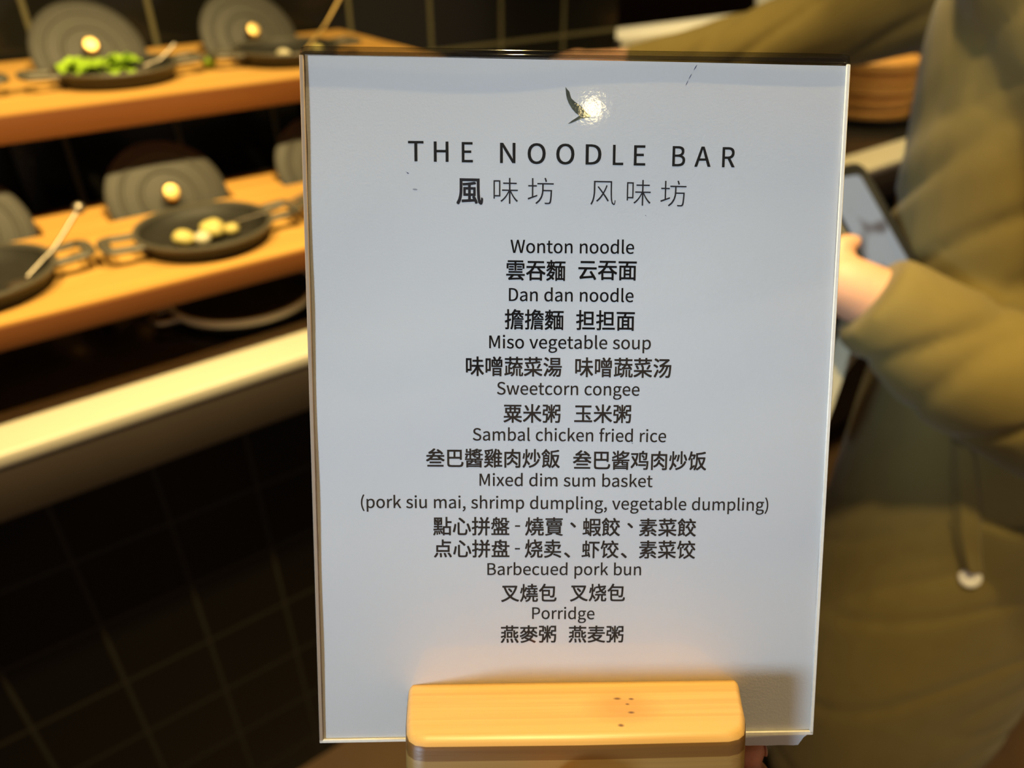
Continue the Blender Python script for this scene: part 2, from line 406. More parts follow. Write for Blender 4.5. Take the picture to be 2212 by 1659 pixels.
shelf('wooden_shelf', -.75, .672, 1.062, 1.428, UZ, .033, UP_A, (1.290, 1.345), .085, 'upper orange wooden shelf board carrying the pan of green leaves',
      ((-.6, 1.40), (.10, 1.40), (.62, 1.40)), .878)
shelf('wooden_shelf', -.75, .66, .815, 1.125, 1.0, .027, LO_A, (1.045, 1.095), .082, 'lower orange wooden shelf board just above the black worktop',
      ((-.6, 1.1), (.105, 1.1), (.60, 1.1), (-.6, .96), (.62, .96)), .878)

# ------------------------------------------------------------------ pans and lids
def pan_parts(root, r=.079, h=.021, mat='iron'):
    bm = bmesh.new()
    ro, rb, t = r, r-.011, .0042
    lathe(bm, [(0, 0), (rb-.006, 0), (rb, .002), (ro-.003, h-.006), (ro, h-.002), (ro, h), (ro-t*.6, h+.0006), (ro-t, h-.001), (ro-t-.003, h-.007), (rb-t, .008), (rb-t-.006, .0055), (0, .005)], 56)
    from_bm('pan_body', bm, M[mat], root)
    bm = bmesh.new(); lathe(bm, [(ro-.0005, h-.0035), (ro+.0006, h-.001), (ro-.0004, h+.0010), (ro-t-.0004, h+.0006), (ro-t-.0016, h-.003)], 56); from_bm('rim', bm, M['iron_rim'], root)
    for s in (-1, 1):                                                # open loop handles left and right
        bm = bmesh.new()
        w, hz = .0205, h-.004
        pts = [(s*(r-.006), -w, hz, .0036, .0060), (s*(r+.012), -w, hz+.001, .0036, .0060), (s*(r+.025), -w*.97, hz+.002, .0036, .0064), (s*(r+.031), -w*.72, hz+.002, .0036, .0068), (s*(r+.032), 0, hz+.002, .0036, .0070), (s*(r+.031), w*.72, hz+.002, .0036, .0068), (s*(r+.025), w*.97, hz+.002, .0036, .0064), (s*(r+.012), w, hz+.001, .0036, .0060), (s*(r-.006), w, hz, .0036, .0060)]
        add_tube(bm, pts, 12, 4, (0, 0, 1))
        from_bm('loop_handle', bm, M['iron_rim'], root)
pan0 = empty('cast_iron_pan', AD(LO_A[1]-.002, .908, 1.0), ROT, 'small black pan at the middle of the lower shelf, holding pale yellow pieces', 'pan', 'small black pans on the shelves')
pan_parts(pan0)
pans = {'mid': pan0}
for key, a, d, z, rz, lab in (('left', LO_A[0]-.002, .914, 1.0, .05, 'small black pan at the left frame edge of the lower shelf, spoon resting in it'),
                              ('right', LO_A[2], .908, 1.0, -.02, 'small black pan on the lower shelf hidden behind the sign'),
                              ('green', UP_A[1]+.004, 1.178, UZ, 0.05, 'small black pan heaped with bright green leaves on the upper shelf'),
                              ('upright', UP_A[2]+.0, 1.182, UZ, .0, 'small black pan on the upper shelf directly above the sign corner'),
                              ('upleft', UP_A[0]+.004, 1.178, UZ, 0, 'small black pan on the upper shelf, only its handle showing at the left edge')):
    p = copy_tree(pan0); p.location = AD(a, d, z); p.rotation_euler = (0, 0, ROT+rz); p['label'] = lab; pans[key] = p

LEAN = math.radians(33)                                              # lids stand in the slots, leaning back
def lid_parts(root, r):
    bm = bmesh.new()                                                 # lid axis is local +z, outer face up
    lathe(bm, [(0, .0), (r-.004, 0), (r, .002), (r, .0055), (r-.003, .0075), (r*.80, .0085), (r*.78, .0105), (r*.74, .0105), (r*.72, .009), (r*.50, .0105), (r*.48, .0130), (r*.44, .0130), (r*.42, .0112), (r*.16, .0125), (0, .013)], 56)
    from_bm('lid_plate', bm, M['lid'], root)
    bm = bmesh.new()
    lathe(bm, [(0, .012), (.0055, .012), (.0055, .019), (.009, .022), (.0115, .026), (.0115, .029), (.009, .032), (0, .033)], 28)
    from_bm('knob', bm, M['brass'], root)
def lid(a, d, z, r, label, src=None, roll=0.0, lean=LEAN):
    t = copy_tree(src) if src else empty('pan_lid')
    if not src: lid_parts(t, r)
    # local z (outer face) points towards the viewer side and up
    nrm = (-DX)*math.cos(lean) + Vector((0, 0, 1))*math.sin(lean)
    xx = AX.copy(); yy = nrm.cross(xx)
    R = Matrix((xx, yy, nrm)).transposed() @ Matrix.Rotation(roll, 3, 'Z')
    t.matrix_world = Matrix.Translation(AD(a, d, z)) @ R.to_4x4()
    tag(t, label, 'lid', 'grey pan lids standing in the shelf slots'); return t
lid0 = lid(UP_A[1]+.002, 1.325, 1.154, .0775, 'grey round lid leaning behind the pan of green leaves on the upper shelf')
lid(UP_A[2]-.004, 1.325, 1.154, .0775, 'grey round lid on the upper shelf, nearest above the sign corner', lid0, .4)
lid(UP_A[0], 1.325, 1.154, .0775, 'grey round lid on the upper shelf beyond the left frame edge', lid0, .4)
lid(LO_A[1]+.002, 1.075, 1.005, .0775, 'grey round lid leaning behind the pan of pale yellow pieces', lid0, .8)
lid(LO_A[0], 1.075, 1.005, .0775, 'grey round lid cut by the left frame edge on the lower shelf', lid0, 1.3)
lid(LO_A[2]-.002, 1.075, 1.005, .0775, 'grey round lid on the lower shelf peeking out left of the sign', lid0, .2)

# pan with a pale rim standing on the black worktop under the lower shelf
lp = empty('rimmed_pan', AD(.268, .962, .878), ROT+.1, 'dark pan with a pale rim on the black worktop under the lower shelf', 'pan')
bm = bmesh.new()
lathe(bm, [(0, 0), (.078, 0), (.083, .002), (.093, .020), (.0905, .0205), (.080, .006), (0, .005)], 56); from_bm('pan_body', bm, M['iron'], lp)
bm = bmesh.new()
lathe(bm, [(.0925, .0150), (.0965, .016), (.0975, .0215), (.0955, .0245), (.0915, .0245), (.0905, .021)], 64); from_bm('rim', bm, M['trim'], lp)
bm = bmesh.new(); add_tube(bm, [(-.095, -.018, .019, .004), (-.118, -.015, .020, .0045), (-.122, 0, .020, .0045), (-.118, .015, .020, .0045), (-.095, .018, .019, .004)], 10, 3); from_bm('loop_handle', bm, M['steel'], lp)

# ------------------------------------------------------------------ food in the pans
def blob(name, loc, r, mat, label, cat, group=None, sq=(1, 1, .8), seed=0):
    bm = bmesh.new(); add_ball(bm, (0, 0, 0), r, 14, sq)
    for v in bm.verts: v.co *= 1 + .22*noise.noise(v.co*70 + Vector((seed*3.1, seed, 0)))
    zmin = min(v.co.z for v in bm.verts)
    for v in bm.verts: v.co.z -= zmin
    return tag(from_bm(name, bm, M[mat], None, loc, random.random()*3, angle=180), label, cat, group)
for i, (da, dd, dz, r) in enumerate(((-.026, -.038, .0058, .0125), (.010, -.034, .0058, .0145), (-.008, -.050, .0058, .010), (.030, -.036, .0058, .009), (.014, -.018, .0058, .009))):
    blob('food_piece', AD(LO_A[1]-.006+da, .929+dd, 1.0+dz), r, 'pale_food' if i != 2 else 'white_food', 'pale yellow chunk lying in the middle pan of the lower shelf', 'food', 'pale yellow chunks in the lower pan', seed=i)
blob('food_piece', AD(UP_A[2]-.020, 1.182-.034, UZ+.0058), .0105, 'white_food', 'whitish ball in the upper pan above the sign corner', 'food', seed=8)
blob('food_piece', AD(UP_A[2]+.044, 1.182-.010, UZ+.0058), .0090, 'pale_food', 'pale olive ball at the right in the upper pan above the sign corner', 'food', seed=9)
blob('food_piece', AD(.352, 1.195, UZ), .0105, 'green_leaf', 'bright green ball on the upper shelf between the two pans', 'food', seed=10)
def leaf_mesh(seed):
    rnd = random.Random(seed); bm = bmesh.new(); Lh = rnd.uniform(.026, .042); W = rnd.uniform(.008, .014)
    n, q = 9, 5; top = []; bot = []
    bend = rnd.uniform(.4, 1.3); tw = rnd.uniform(-.8, .8)
    for i in range(n):
        t = i/(n-1); w = W*math.sin(math.pi*min(.98, t*.94+.05))**.7
        rt = []; rb = []
        for j in range(q):
            s = j/(q-1)*2-1
            p = Vector((Lh*(t-.5), s*w, .006*math.sin(bend*3*t) + .35*w*s*s + tw*s*w*t*.5 + .0012*math.sin(20*t+6*s)))
            rt.append(bm.verts.new(p + Vector((0, 0, .0005)))); rb.append(bm.verts.new(p - Vector((0, 0, .0005))))
        top.append(rt); bot.append(rb)
    for i in range(n-1):
        for j in range(q-1):
            bm.faces.new((top[i][j], top[i+1][j], top[i+1][j+1], top[i][j+1])); bm.faces.new((bot[i][j], bot[i][j+1], bot[i+1][j+1], bot[i+1][j]))
    for i in range(n-1):
        for j in (0, q-1): bm.faces.new((top[i][j], bot[i][j], bot[i+1][j], top[i+1][j]))
    for j in range(q-1):
        for i in (0, n-1): bm.faces.new((top[i][j], top[i][j+1], bot[i][j+1], bot[i][j]))
    return bm
for i in range(20):
    rnd = random.Random(100+i)
    da = rnd.uniform(-.056, .014); dd = rnd.uniform(-.042, .016); hz = rnd.uniform(.007, .020)*(1-abs(da+.01)*6)
    o = from_bm('green_leaf', leaf_mesh(i), M['green_leaf'], None, AD(UP_A[1]+.004+da, 1.180+dd, UZ+max(.008, hz+.006)))
    o.rotation_euler = (rnd.uniform(-.35, .35), rnd.uniform(-.5, .3), rnd.uniform(0, 6.28))
    tag(o, 'bright green leaf heaped in the pan on the upper shelf', 'leaf', 'green leaves in the upper pan')

# ------------------------------------------------------------------ spoons
def spoon(p_bowl, p_tip, label, mat='steel', knob=True, bowl_r=.013):
    A, B = Vector(p_bowl), Vector(p_tip); Ln = (B-A).length
    t = empty('serving_spoon', A, 0, label, 'spoon', 'serving spoons in the pans')
    D = B-A
    bm = bmesh.new(); mid = D*.5 + Vector((0, 0, -.004))
    add_tube(bm, [(0, 0, .002, .0021), (*(D*.25+Vector((0, 0, -.001))), .0019), (*mid, .0019), (*(D*.98), .0022)], 10, 4)
    from_bm('handle', bm, M[mat], t)
    bm = bmesh.new(); add_ball(bm, D.normalized()*-.010 + Vector((0, 0, .001)), bowl_r, 16, (1.2, .95, .30)); from_bm('spoon_bowl', bm, M[mat], t)
    if knob:
        bm = bmesh.new(); add_ball(bm, D, .0068, 14); from_bm('ball_end', bm, M[mat], t)
    return t
spoon(AD(.032, .892, 1.010), AD(.104, .940, 1.057), 'steel spoon with a ball end sticking out of the pan at the left frame edge')
spoon(AD(.262, .915, 1.010), AD(.352, .862, 1.052), 'steel spoon leaning out of the middle pan towards the sign', knob=False)
spoon(AD(.499, 1.182, UZ+.011), AD(.592, 1.226, 1.223), 'copper coloured spoon leaning out of the upper pan above the sign corner', 'brass', False)
spoon(AD(.264, 1.185, UZ+.012), AD(.312, 1.195, 1.176), 'short steel spoon at the right of the green leaves', knob=False)

# ------------------------------------------------------------------ bamboo steamers on the worktop to the right
def steamer(loc, r, h, label, src=None, lidded=False):
    t = empty('bamboo_steamer', loc, ROT, label, 'steamer basket', 'bamboo steamers on the worktop')
    bm = bmesh.new(); lathe(bm, [(0, .006), (r-.012, .006), (r-.012, h), (r-.004, h), (r-.004, h-.012), (r, h-.012), (r, h-.024), (r-.004, h-.026), (r-.004, .024), (r, .022), (r, .002), (r-.006, 0), (0, 0)], 56)
    from_bm('basket', bm, M['bamboo_steamer'], t)
    if lidded:
        bm = bmesh.new(); lathe(bm, [(r-.002, h+.001), (r, h+.003), (r, h+.020), (r-.006, h+.024), (r*.6, h+.036), (r*.2, h+.041), (0, h+.042), (0, h+.036), (r*.6, h+.030), (r-.010, h+.019), (r-.010, h+.001)], 56)
        from_bm('lid', bm, M['bamboo_steamer'], t)
        bm = bmesh.new(); add_tube(bm, [(-.02, 0, h+.040, .004), (-.012, 0, h+.052, .004), (.012, 0, h+.052, .004), (.02, 0, h+.040, .004)], 10, 3); from_bm('lid_handle', bm, M['bamboo_steamer'], t)
    return t
SA, SD = 1.90, 1.06
bm = bmesh.new(); lathe(bm, [(0, 0), (.125, 0), (.135, .004), (.140, .022), (.134, .022), (.128, .008), (0, .007)], 56)
tag(from_bm('serving_tray', bm, M['black_plastic'], None, AD(SA, SD, .878)), 'round black tray under the bamboo steamers', 'tray')
steamer(AD(SA, SD, .886), .118, .062, 'lower bamboo steamer standing on the black tray')
steamer(AD(SA, SD, .949), .118, .050, 'upper bamboo steamer with its lid on, stacked on another', lidded=True)
bm = bmesh.new(); lathe(bm, [(0, 0), (.05, 0), (.053, .004), (.066, .050), (.062, .050), (.048, .010), (0, .008)], 48)
tag(from_bm('bowl', bm, M['ceramic'], None, AD(2.16, 1.545, 1.051)), 'white bowl on the pale worktop above the olive sleeve', 'bowl')
# ------------------------------------------------------------------ the sign: wooden base, acrylic sleeve, printed sheet
SO = Vector((-.057653096, .131449705, 1.136790877))
SX = Vector((.99941931, .029035167, -.017832628)); SY = Vector((.003393341, .435936201, .899971174)); SZ = SX.cross(SY)
def sign_matrix(x, y, z):
    R = Matrix((SX, SY, SZ)).transposed().to_4x4()
    return Matrix.Translation(SO + SX*x + SY*y + SZ*z) @ R
mm = .001
stand = empty('sign_stand', matrix=sign_matrix(0, -.022, 0))
tag(stand, 'clear acrylic sign stand with an orange bamboo base, held up in front', 'sign stand')
OY = .022                                                            # sign y=0 in the stand's own coordinates
# base block: plan outline in (x, z), rounded corners, top edges eased
out = [(26.0, -22), (26.4, -4), (26.9, 6), (27.6, 16), (28.2, 21.5), (29.2, 24.8), (31.0, 26.8), (34.0, 27.6), (75, 28.0), (114.5, 27.6), (117.6, 26.6), (119.7, 24.6), (121.0, 21.6), (122.6, 17), (124.6, 8), (126.6, 0), (127.4, -10), (127.6, -22), (126, -24), (28, -24)]
bm = bmesh.new()
lo, hi = 0.0, .0397
lay = [(0, lo), (0, lo+.001), (0, hi-.0032), (.0004, hi-.0020), (.0013, hi-.0008), (.0026, hi-.0001), (.0034, hi)]
O2 = [Vector((x*mm, z*mm)) for x, z in out]; rings = []
def inward(k):
    e1 = (O2[k]-O2[k-1]).normalized(); e2 = (O2[(k+1) % len(O2)]-O2[k]).normalized(); t = (e1+e2).normalized()
    return Vector((t.y, -t.x))
IN = [inward(k) for k in range(len(O2))]
sgn = 1 if (Vector((.0765, .002))-O2[3]).dot(IN[3]) > 0 else -1
for ins, y in lay:
    rings.append([Vector((p.x + sgn*ins*q.x*(.55 if abs(q.x) > .8 else 1), y, p.y + sgn*ins*q.y)) for p, q in zip(O2, IN)])
add_rings(bm, rings)
bmesh.ops.triangulate(bm, faces=[f for f in bm.faces if len(f.verts) > 4])
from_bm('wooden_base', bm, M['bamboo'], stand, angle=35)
# sleeve
PH, PW, TP = .1972, .150, .0007
for z0, z1 in ((-TP, 0), (-.0026, -.0019)):                          # front and back panes, each with a tongue in the base
    bm = bmesh.new()
    A = [(.0013, OY+.0011), (.0275, OY+.0011), (.0275, OY-.015), (.1255, OY-.015), (.1255, OY+.0011), (PW-.0013, OY+.0011), (PW-.0013, OY+PH), (.0013, OY+PH)]
    prism(bm, A, z0, z1); from_bm('acrylic_panel', bm, M['acrylic'], stand, smooth=False)
bm = bmesh.new(); rings = []                                         # rounded fold joining front and back at the top
ro, ri, zc = .0013, .0006, -.0013
prof = [(zc + ro*math.cos(a), PH + ro*2.0*math.sin(a)) for a in [math.pi*k/12 for k in range(13)]] + [(zc + ri*math.cos(a), PH + ri*2.2*math.sin(a)) for a in [math.pi*k/12 for k in range(12, -1, -1)]]
rings = [[Vector((x, OY+y, z)) for z, y in prof] for x in (.0003, .0015, PW*.5, PW-.0015, PW-.0002)]
for q in rings[0] + rings[-1]: q.y -= .0005
add_rings(bm, rings); from_bm('top_fold', bm, M['acrylic_bend'], stand)
def edge(name, x0, x1, y0, y1, z0, z1, mat):
    bm = bmesh.new(); add_box(bm, x0, x1, OY+y0, OY+y1, z0, z1, .0002, 1); from_bm(name, bm, M[mat], stand)
edge('side_edge', .0000, .0012, .0002, PH, -.0026, 0, 'acrylic_edge_left')
edge('side_edge', PW-.0012, PW, .0002, PH-.0005, -.0007, 0, 'acrylic_edge')
edge('side_edge', PW-.0012, PW, .0002, PH-.0005, -.0026, -.0019, 'acrylic_edge')
edge('bottom_edge', 0, .0262, 0, .0011, -.0007, 0, 'acrylic_edge')
edge('bottom_edge', .1274, PW, 0, .0013, -.0007, 0, 'acrylic_edge')

# printed sheet
sheet = empty('menu_sheet', matrix=sign_matrix(.075, 0, 0))
tag(sheet, 'white printed noodle bar menu sheet inside the acrylic stand', 'menu')
ZS = -.00112
def wave(x, y):                                                      # slight cockle of the paper, metres
    v = 1.6*(.00009*math.sin(y*62 + x*11 + .6) + .00008*math.sin(y*118 - x*23 + 2.0) + .00010*math.sin(x*47 + y*9 + 1.1)
            + .00005*math.sin(x*95 - y*70) + .0001*noise.noise(Vector((x*28, y*28, 3.3))))
    return .00038*math.tanh(v/.00038)
bm = bmesh.new()
NX, NY = 90, 120
def edge_l(y): return .0013 - .0002*(1-y/.197) + .00022*noise.noise(Vector((0, y*90, 0)))
def edge_b(x):
    if x < .027: return .0002 + .0002*noise.noise(Vector((x*200, 1, 0)))
    if x < .117: return -.004
    if x > .1485: return .0
    if x > .1462: return -.0036 + .0036*(x-.1462)/.0023
    return -.0037 + .00018*noise.noise(Vector((x*260, 2, 0)))
def grid(dz):
    G = []
    for j in range(NY+1):
        row = []
        for i in range(NX+1):
            u, v = i/NX, j/NY
            xb = .0006+u*(.1488); y0 = edge_b(xb); y1 = .1976 - .0011*u
            y = y0 + (y1-y0)*v
            x = edge_l(y) + u*(.1491 - edge_l(y))
            row.append(bm.verts.new((x-.075, y, ZS + wave(x, y) + dz)))
        G.append(row)
    return G
Ga, Gb = grid(0), grid(-.00012)
for j in range(NY):
    for i in range(NX):
        bm.faces.new((Ga[j][i], Ga[j][i+1], Ga[j+1][i+1], Ga[j+1][i])); bm.faces.new((Gb[j][i], Gb[j+1][i], Gb[j+1][i+1], Gb[j][i+1]))
for j in range(NY):
    for i in (0, NX): bm.faces.new((Ga[j][i], Ga[j+1][i], Gb[j+1][i], Gb[j][i]))
for i in range(NX):
    for j in (0, NY): bm.faces.new((Ga[j][i], Gb[j][i], Gb[j][i+1], Ga[j][i+1]))
from_bm('paper', bm, M['paper'], sheet, angle=60)

GLYPHS = {
'(': '304|215,-176 266,-154 224,-74 192,10 169,98 156,188 151,280 156,371 169,461 192,549 224,633 266,713 215,737 170,654 133,568 106,478 89,382 83,280 89,177 106,81 133,-9 170,-95',
')': '304|89,-176 135,-95 172,-9 199,81 216,177 222,280 216,382 199,478 172,568 135,654 89,737 38,713 80,633 112,549 135,461 149,371 154,280 149,188 135,98 112,10 80,-74 38,-154',
',': '250|68,-171 112,-147 149,-115 176,-77 193,-32 199,17 191,69 167,102 130,113 99,107 76,87 68,56 76,25 98,5 128,-2 138,-1 126,-51 96,-92 48,-122',
'A': '547|4,0 87,0 151,202 393,202 456,0 544,0 320,660 227,660|172,267 204,369 270,592 274,592 340,369 372,267',
'B': '592|91,0 301,0 383,8 453,31 505,69 539,124 551,194 545,243 526,284 498,315 461,338 417,351 417,356 451,372 478,396 497,426 509,461 513,499 502,560 472,606 424,637 361,654 286,660 91,660|174,380 174,594 276,594 331,591 375,579 406,559 425,529 431,488 426,451 408,421 377,399 332,385 272,380|174,67 174,315 289,315 352,311 403,297 439,274 462,240 469,196 461,149 438,112 401,87 351,72 289,67',
'D': '619|91,0 259,0 368,15 453,57 516,125 554,217 566,332 553,447 515,539 453,605 366,646 256,660 91,660|174,68 174,592 249,592 332,581 398,549 444,496 472,424 481,332 472,241 444,167 398,113 332,80 249,68',
'E': '530|91,0 481,0 481,71 174,71 174,312 424,312 424,383 174,383 174,590 471,590 471,660 91,660',
'H': '655|91,0 174,0 174,312 482,312 482,0 565,0 565,660 482,660 482,384 174,384 174,660 91,660',
'L': '489|91,0 463,0 463,71 174,71 174,660 91,660',
'M': '731|91,0 166,0 166,366 155,560 158,560 212,410 337,67 393,67 517,410 570,560 574,560 563,366 563,0 640,0 640,660 540,660 414,307 368,169 365,169 317,307 191,660 91,660',
'N': '651|91,0 169,0 169,347 159,553 163,553 234,417 475,0 560,0 560,660 481,660 481,317 493,108 488,108 417,244 176,660 91,660',
'O': '668|334,-12 427,4 505,48 564,120 602,215 616,332 602,449 564,543 505,613 427,657 334,672 241,657 163,613 104,543 66,449 52,332 66,215 104,120 163,48 241,4|334,61 268,74 214,109 173,166 147,241 138,332 147,423 173,497 214,552 268,587 334,599 400,587 454,552 495,497 521,423 530,332 521,241 495,166 454,109 400,74',
'P': '570|91,0 174,0 174,263 283,263 364,271 431,294 482,334 514,392 526,466 514,542 482,597 430,633 361,654 279,660 91,660|174,330 174,592 268,592 331,589 380,576 415,552 436,517 443,466 436,416 416,378 382,351 334,336 272,330',
'R': '572|174,347 174,592 285,592 341,589 386,576 418,554 438,521 445,475 438,429 418,393 386,367 341,352 285,347|453,0 547,0 379,289 429,307 470,334 501,371 521,418 528,475 517,547 485,600 436,634 373,654 297,660 91,660 91,0 174,0 174,280 293,280',
'S': '537|274,-12 350,-2 412,24 459,65 488,116 498,176 491,228 472,271 443,304 405,330 362,352 268,393 237,406 207,422 182,443 165,469 158,503 164,536 180,562 206,582 240,594 282,599 339,591 389,570 432,538 475,591 422,633 357,661 282,672 214,663 157,640 113,602 84,554 74,497 82,445 103,403 134,371 171,346 208,328 303,286 338,270 369,252 392,231 408,204 413,168 407,133 390,103 361,81 323,66 275,61 207,71 145,100 93,143 43,86 107,34 185,0',
'T': '539|228,0 312,0 312,590 511,590 511,660 28,660 28,590 228,590',
'W': '791|163,0 262,0 360,398 393,548 397,548 429,398 529,0 630,0 766,660 687,660 616,301 580,86 574,86 528,301 436,660 359,660 268,301 222,86 218,86 178,301 109,660 23,660',
'a': '507|195,-12 254,-2 308,23 357,59 360,59 367,0 435,0 435,301 429,368 410,424 377,466 329,492 266,502 190,491 126,467 74,438 105,381 148,406 197,425 252,433 293,426 322,408 341,380 350,347 353,310 242,292 158,266 99,230 64,185 53,127 60,79 80,40 110,12 149,-6|219,55 191,58 167,66 149,81 137,103 132,132 139,167 163,197 204,222 267,241 353,255 353,119 307,83 264,62',
'b': '556|298,-12 363,0 421,33 468,87 499,160 511,252 502,336 478,405 439,457 385,490 316,502 262,492 210,468 162,433 166,520 166,717 83,717 83,0 149,0 156,50 159,50 204,17 251,-4|285,58 249,62 208,78 166,108 166,366 211,402 254,425 295,432 345,424 381,400 406,362 420,312 425,251 418,185 399,131 369,91 330,66',
'c': '459|276,-12 333,-4 386,17 434,50 398,105 364,81 326,63 283,57 232,65 191,90 159,129 139,181 131,244 139,307 160,359 193,398 235,423 285,432 321,427 353,412 383,390 424,444 386,472 340,493 282,502 209,490 145,458 93,405 59,333 47,244 58,155 90,84 139,32 202,-1',
'd': '558|249,-12 306,-2 356,23 398,58 401,58 408,0 475,0 475,717 393,717 393,529 397,445 355,475 311,495 259,502 194,490 137,457 90,403 59,332 48,244 57,155 83,84 126,31 181,-1|267,58 221,66 183,90 155,128 138,180 132,245 140,307 160,359 190,398 229,423 274,432 314,427 353,411 393,381 393,124 352,87 311,65',
'e': '499|281,-12 342,-5 395,13 441,38 412,93 375,72 335,59 290,54 238,62 194,84 161,120 138,167 128,225 457,225 461,272 453,349 428,413 388,461 334,491 266,502 200,490 140,457 92,404 59,332 47,244 59,156 92,84 142,32 206,-1|127,284 139,337 161,379 191,410 227,429 267,436 309,429 343,411 368,380 384,337 389,284',
'f': '293|30,422 96,422 96,0 178,0 178,422 282,422 282,489 178,489 178,566 186,619 209,652 248,663 275,659 303,649 321,713 283,724 239,728 186,721 147,700 118,667 102,622 96,567 96,489 30,484',
'g': '508|248,-225 331,-216 400,-192 452,-155 484,-108 495,-56 488,-13 468,20 434,43 386,56 325,60 229,60 177,67 151,86 143,113 152,147 175,172 210,159 247,155 304,163 353,185 392,220 417,267 426,325 421,365 407,399 386,426 486,426 486,489 316,489 285,498 247,502 190,494 140,471 100,435 74,386 64,327 73,272 97,228 128,195 128,192 102,169 82,138 74,101 80,66 95,40 118,21 118,16 79,-16 54,-53 46,-95 55,-140 83,-177 125,-203 181,-220|247,211 215,216 186,231 164,255 149,287 143,327 148,366 163,398 186,422 214,436 247,441 280,436 309,422 331,398 346,366 351,327 346,287 331,255 308,231 279,216|259,-168 210,-164 171,-153 142,-136 124,-112 118,-83 123,-55 139,-26 167,0 231,-7 315,-7 370,-13 403,-33 414,-69 407,-99 387,-126 355,-148 312,-163',
'h': '547|83,0 166,0 166,355 211,396 253,421 299,429 333,425 360,410 378,385 388,348 392,299 392,0 474,0 474,310 468,377 451,431 421,470 379,494 324,502 263,490 209,461 162,420 166,520 166,717 83,717',
'i': '248|83,0 166,0 166,489 83,489|124,590 153,597 172,616 179,645 172,672 153,691 124,698 96,691 77,672 70,645 77,616 96,597',
'k': '497|83,0 164,0 164,129 256,236 399,0 488,0 303,292 466,489 375,489 167,231 164,231 164,717 83,717',
'l': '256|169,-12 217,-5 205,59 188,57 172,65 166,92 166,717 83,717 83,97 86,59 96,29 112,7 137,-7',
'm': '834|83,0 166,0 166,355 209,397 250,421 288,429 321,425 347,410 365,385 376,348 379,299 379,0 461,0 461,355 505,397 546,421 584,429 618,425 643,410 661,385 672,348 675,299 675,0 757,0 757,310 751,377 734,431 705,470 663,494 610,502 552,489 499,457 448,408 433,440 413,466 387,485 354,497 312,502 257,490 206,460 160,418 158,418 150,489 83,489',
'n': '549|83,0 166,0 166,355 211,396 253,421 299,429 333,425 360,410 378,385 388,348 392,299 392,0 474,0 474,310 468,377 451,431 421,470 379,494 324,502 262,490 208,460 160,418 158,418 150,489 83,489',
'o': '546|273,-12 342,-1 404,32 454,84 487,155 499,244 487,333 454,405 404,458 342,490 273,502 203,490 142,458 92,405 59,333 47,244 59,155 92,84 142,32 203,-1|273,57 226,65 186,90 157,129 138,181 131,244 138,307 157,359 186,398 226,423 273,432 320,423 359,398 389,359 408,307 415,244 408,181 389,129 359,90 320,65',
'p': '558|83,-206 166,-206 166,-41 163,45 208,14 253,-5 298,-12 363,0 421,33 468,87 499,160 511,252 502,336 478,405 439,457 385,490 316,502 260,492 208,467 160,432 158,432 150,489 83,489|285,58 249,62 208,78 166,108 166,366 211,402 254,425 295,432 345,424 381,400 406,362 420,312 425,251 418,185 399,131 369,91 330,66',
'r': '349|83,0 166,0 166,314 203,380 246,417 288,428 336,420 351,491 327,499 299,502 247,489 199,454 160,400 158,400 150,489 83,489',
's': '421|211,-12 273,-4 323,17 359,48 381,88 388,133 379,182 356,218 323,245 282,265 240,282 188,303 149,329 134,366 144,402 174,428 225,438 266,432 302,416 336,394 375,446 333,474 282,494 224,502 166,495 119,475 84,445 63,407 56,363 64,318 86,284 118,258 157,238 198,222 251,200 293,170 310,129 306,105 294,84 275,67 248,56 213,52 159,60 112,80 68,111 29,56 81,21 143,-3',
't': '339|236,-12 282,-6 327,6 311,68 283,59 255,55 225,59 204,71 189,90 182,116 179,149 179,422 312,422 312,489 179,489 179,627 111,627 102,489 24,484 24,422 97,422 97,151 102,97 116,52 142,17 182,-4',
'u': '547|226,-12 287,-1 340,30 387,77 390,77 396,0 465,0 465,489 383,489 383,142 339,95 297,68 250,59 216,64 190,79 172,104 162,141 158,189 158,489 76,489 76,179 81,111 99,58 128,19 171,-4',
'v': '469|188,0 285,0 457,489 376,489 284,211 239,67 234,67 189,211 97,489 12,489',
'w': '722|160,0 256,0 325,262 358,404 363,404 396,264 466,0 566,0 699,489 619,489 548,206 519,70 514,70 480,206 403,489 323,489 247,206 214,70 210,70 181,206 108,489 24,489',
'x': '448|14,0 100,0 166,114 215,202 220,202 273,114 345,0 435,0 274,247 422,489 337,489 276,382 233,300 229,300 181,382 115,489 26,489 175,255',
' ': '236|',
}
GL = {}
for k_, v_ in GLYPHS.items():
    a_ = v_.split('|'); GL[k_] = (int(a_[0]), [[tuple(map(int, p.split(','))) for p in c.split()] for c in a_[1:] if c])
def eval_mesh(cu):
    o = bpy.data.objects.new('t', cu); COL.objects.link(o)
    dg = bpy.context.evaluated_depsgraph_get(); dg.update()
    me = bpy.data.meshes.new_from_object(o.evaluated_get(dg), depsgraph=dg)
    bpy.data.objects.remove(o); bpy.data.curves.remove(cu)
    return me
def latin(text, weight=0.0):
    """outline letters (units: cap height 660) -> flat mesh"""
    cu = bpy.data.curves.new('t', 'CURVE'); cu.dimensions = '2D'; cu.fill_mode = 'BOTH'; cu.offset = weight
    x = 0
    for ch in text:
        adv, cs = GL[ch]
        for c in cs:
            sp = cu.splines.new('POLY'); sp.points.add(len(c)-1); sp.use_cyclic_u = True
            for p, (px, py) in zip(sp.points, c): p.co = ((x+px)/1000, py/1000, 0, 1)
        x += adv
    return eval_mesh(cu)
def cjk(text, weight):
    cu = bpy.data.curves.new('t', 'FONT'); cu.body = text; cu.resolution_u = 4; cu.offset = weight
    return eval_mesh(cu)
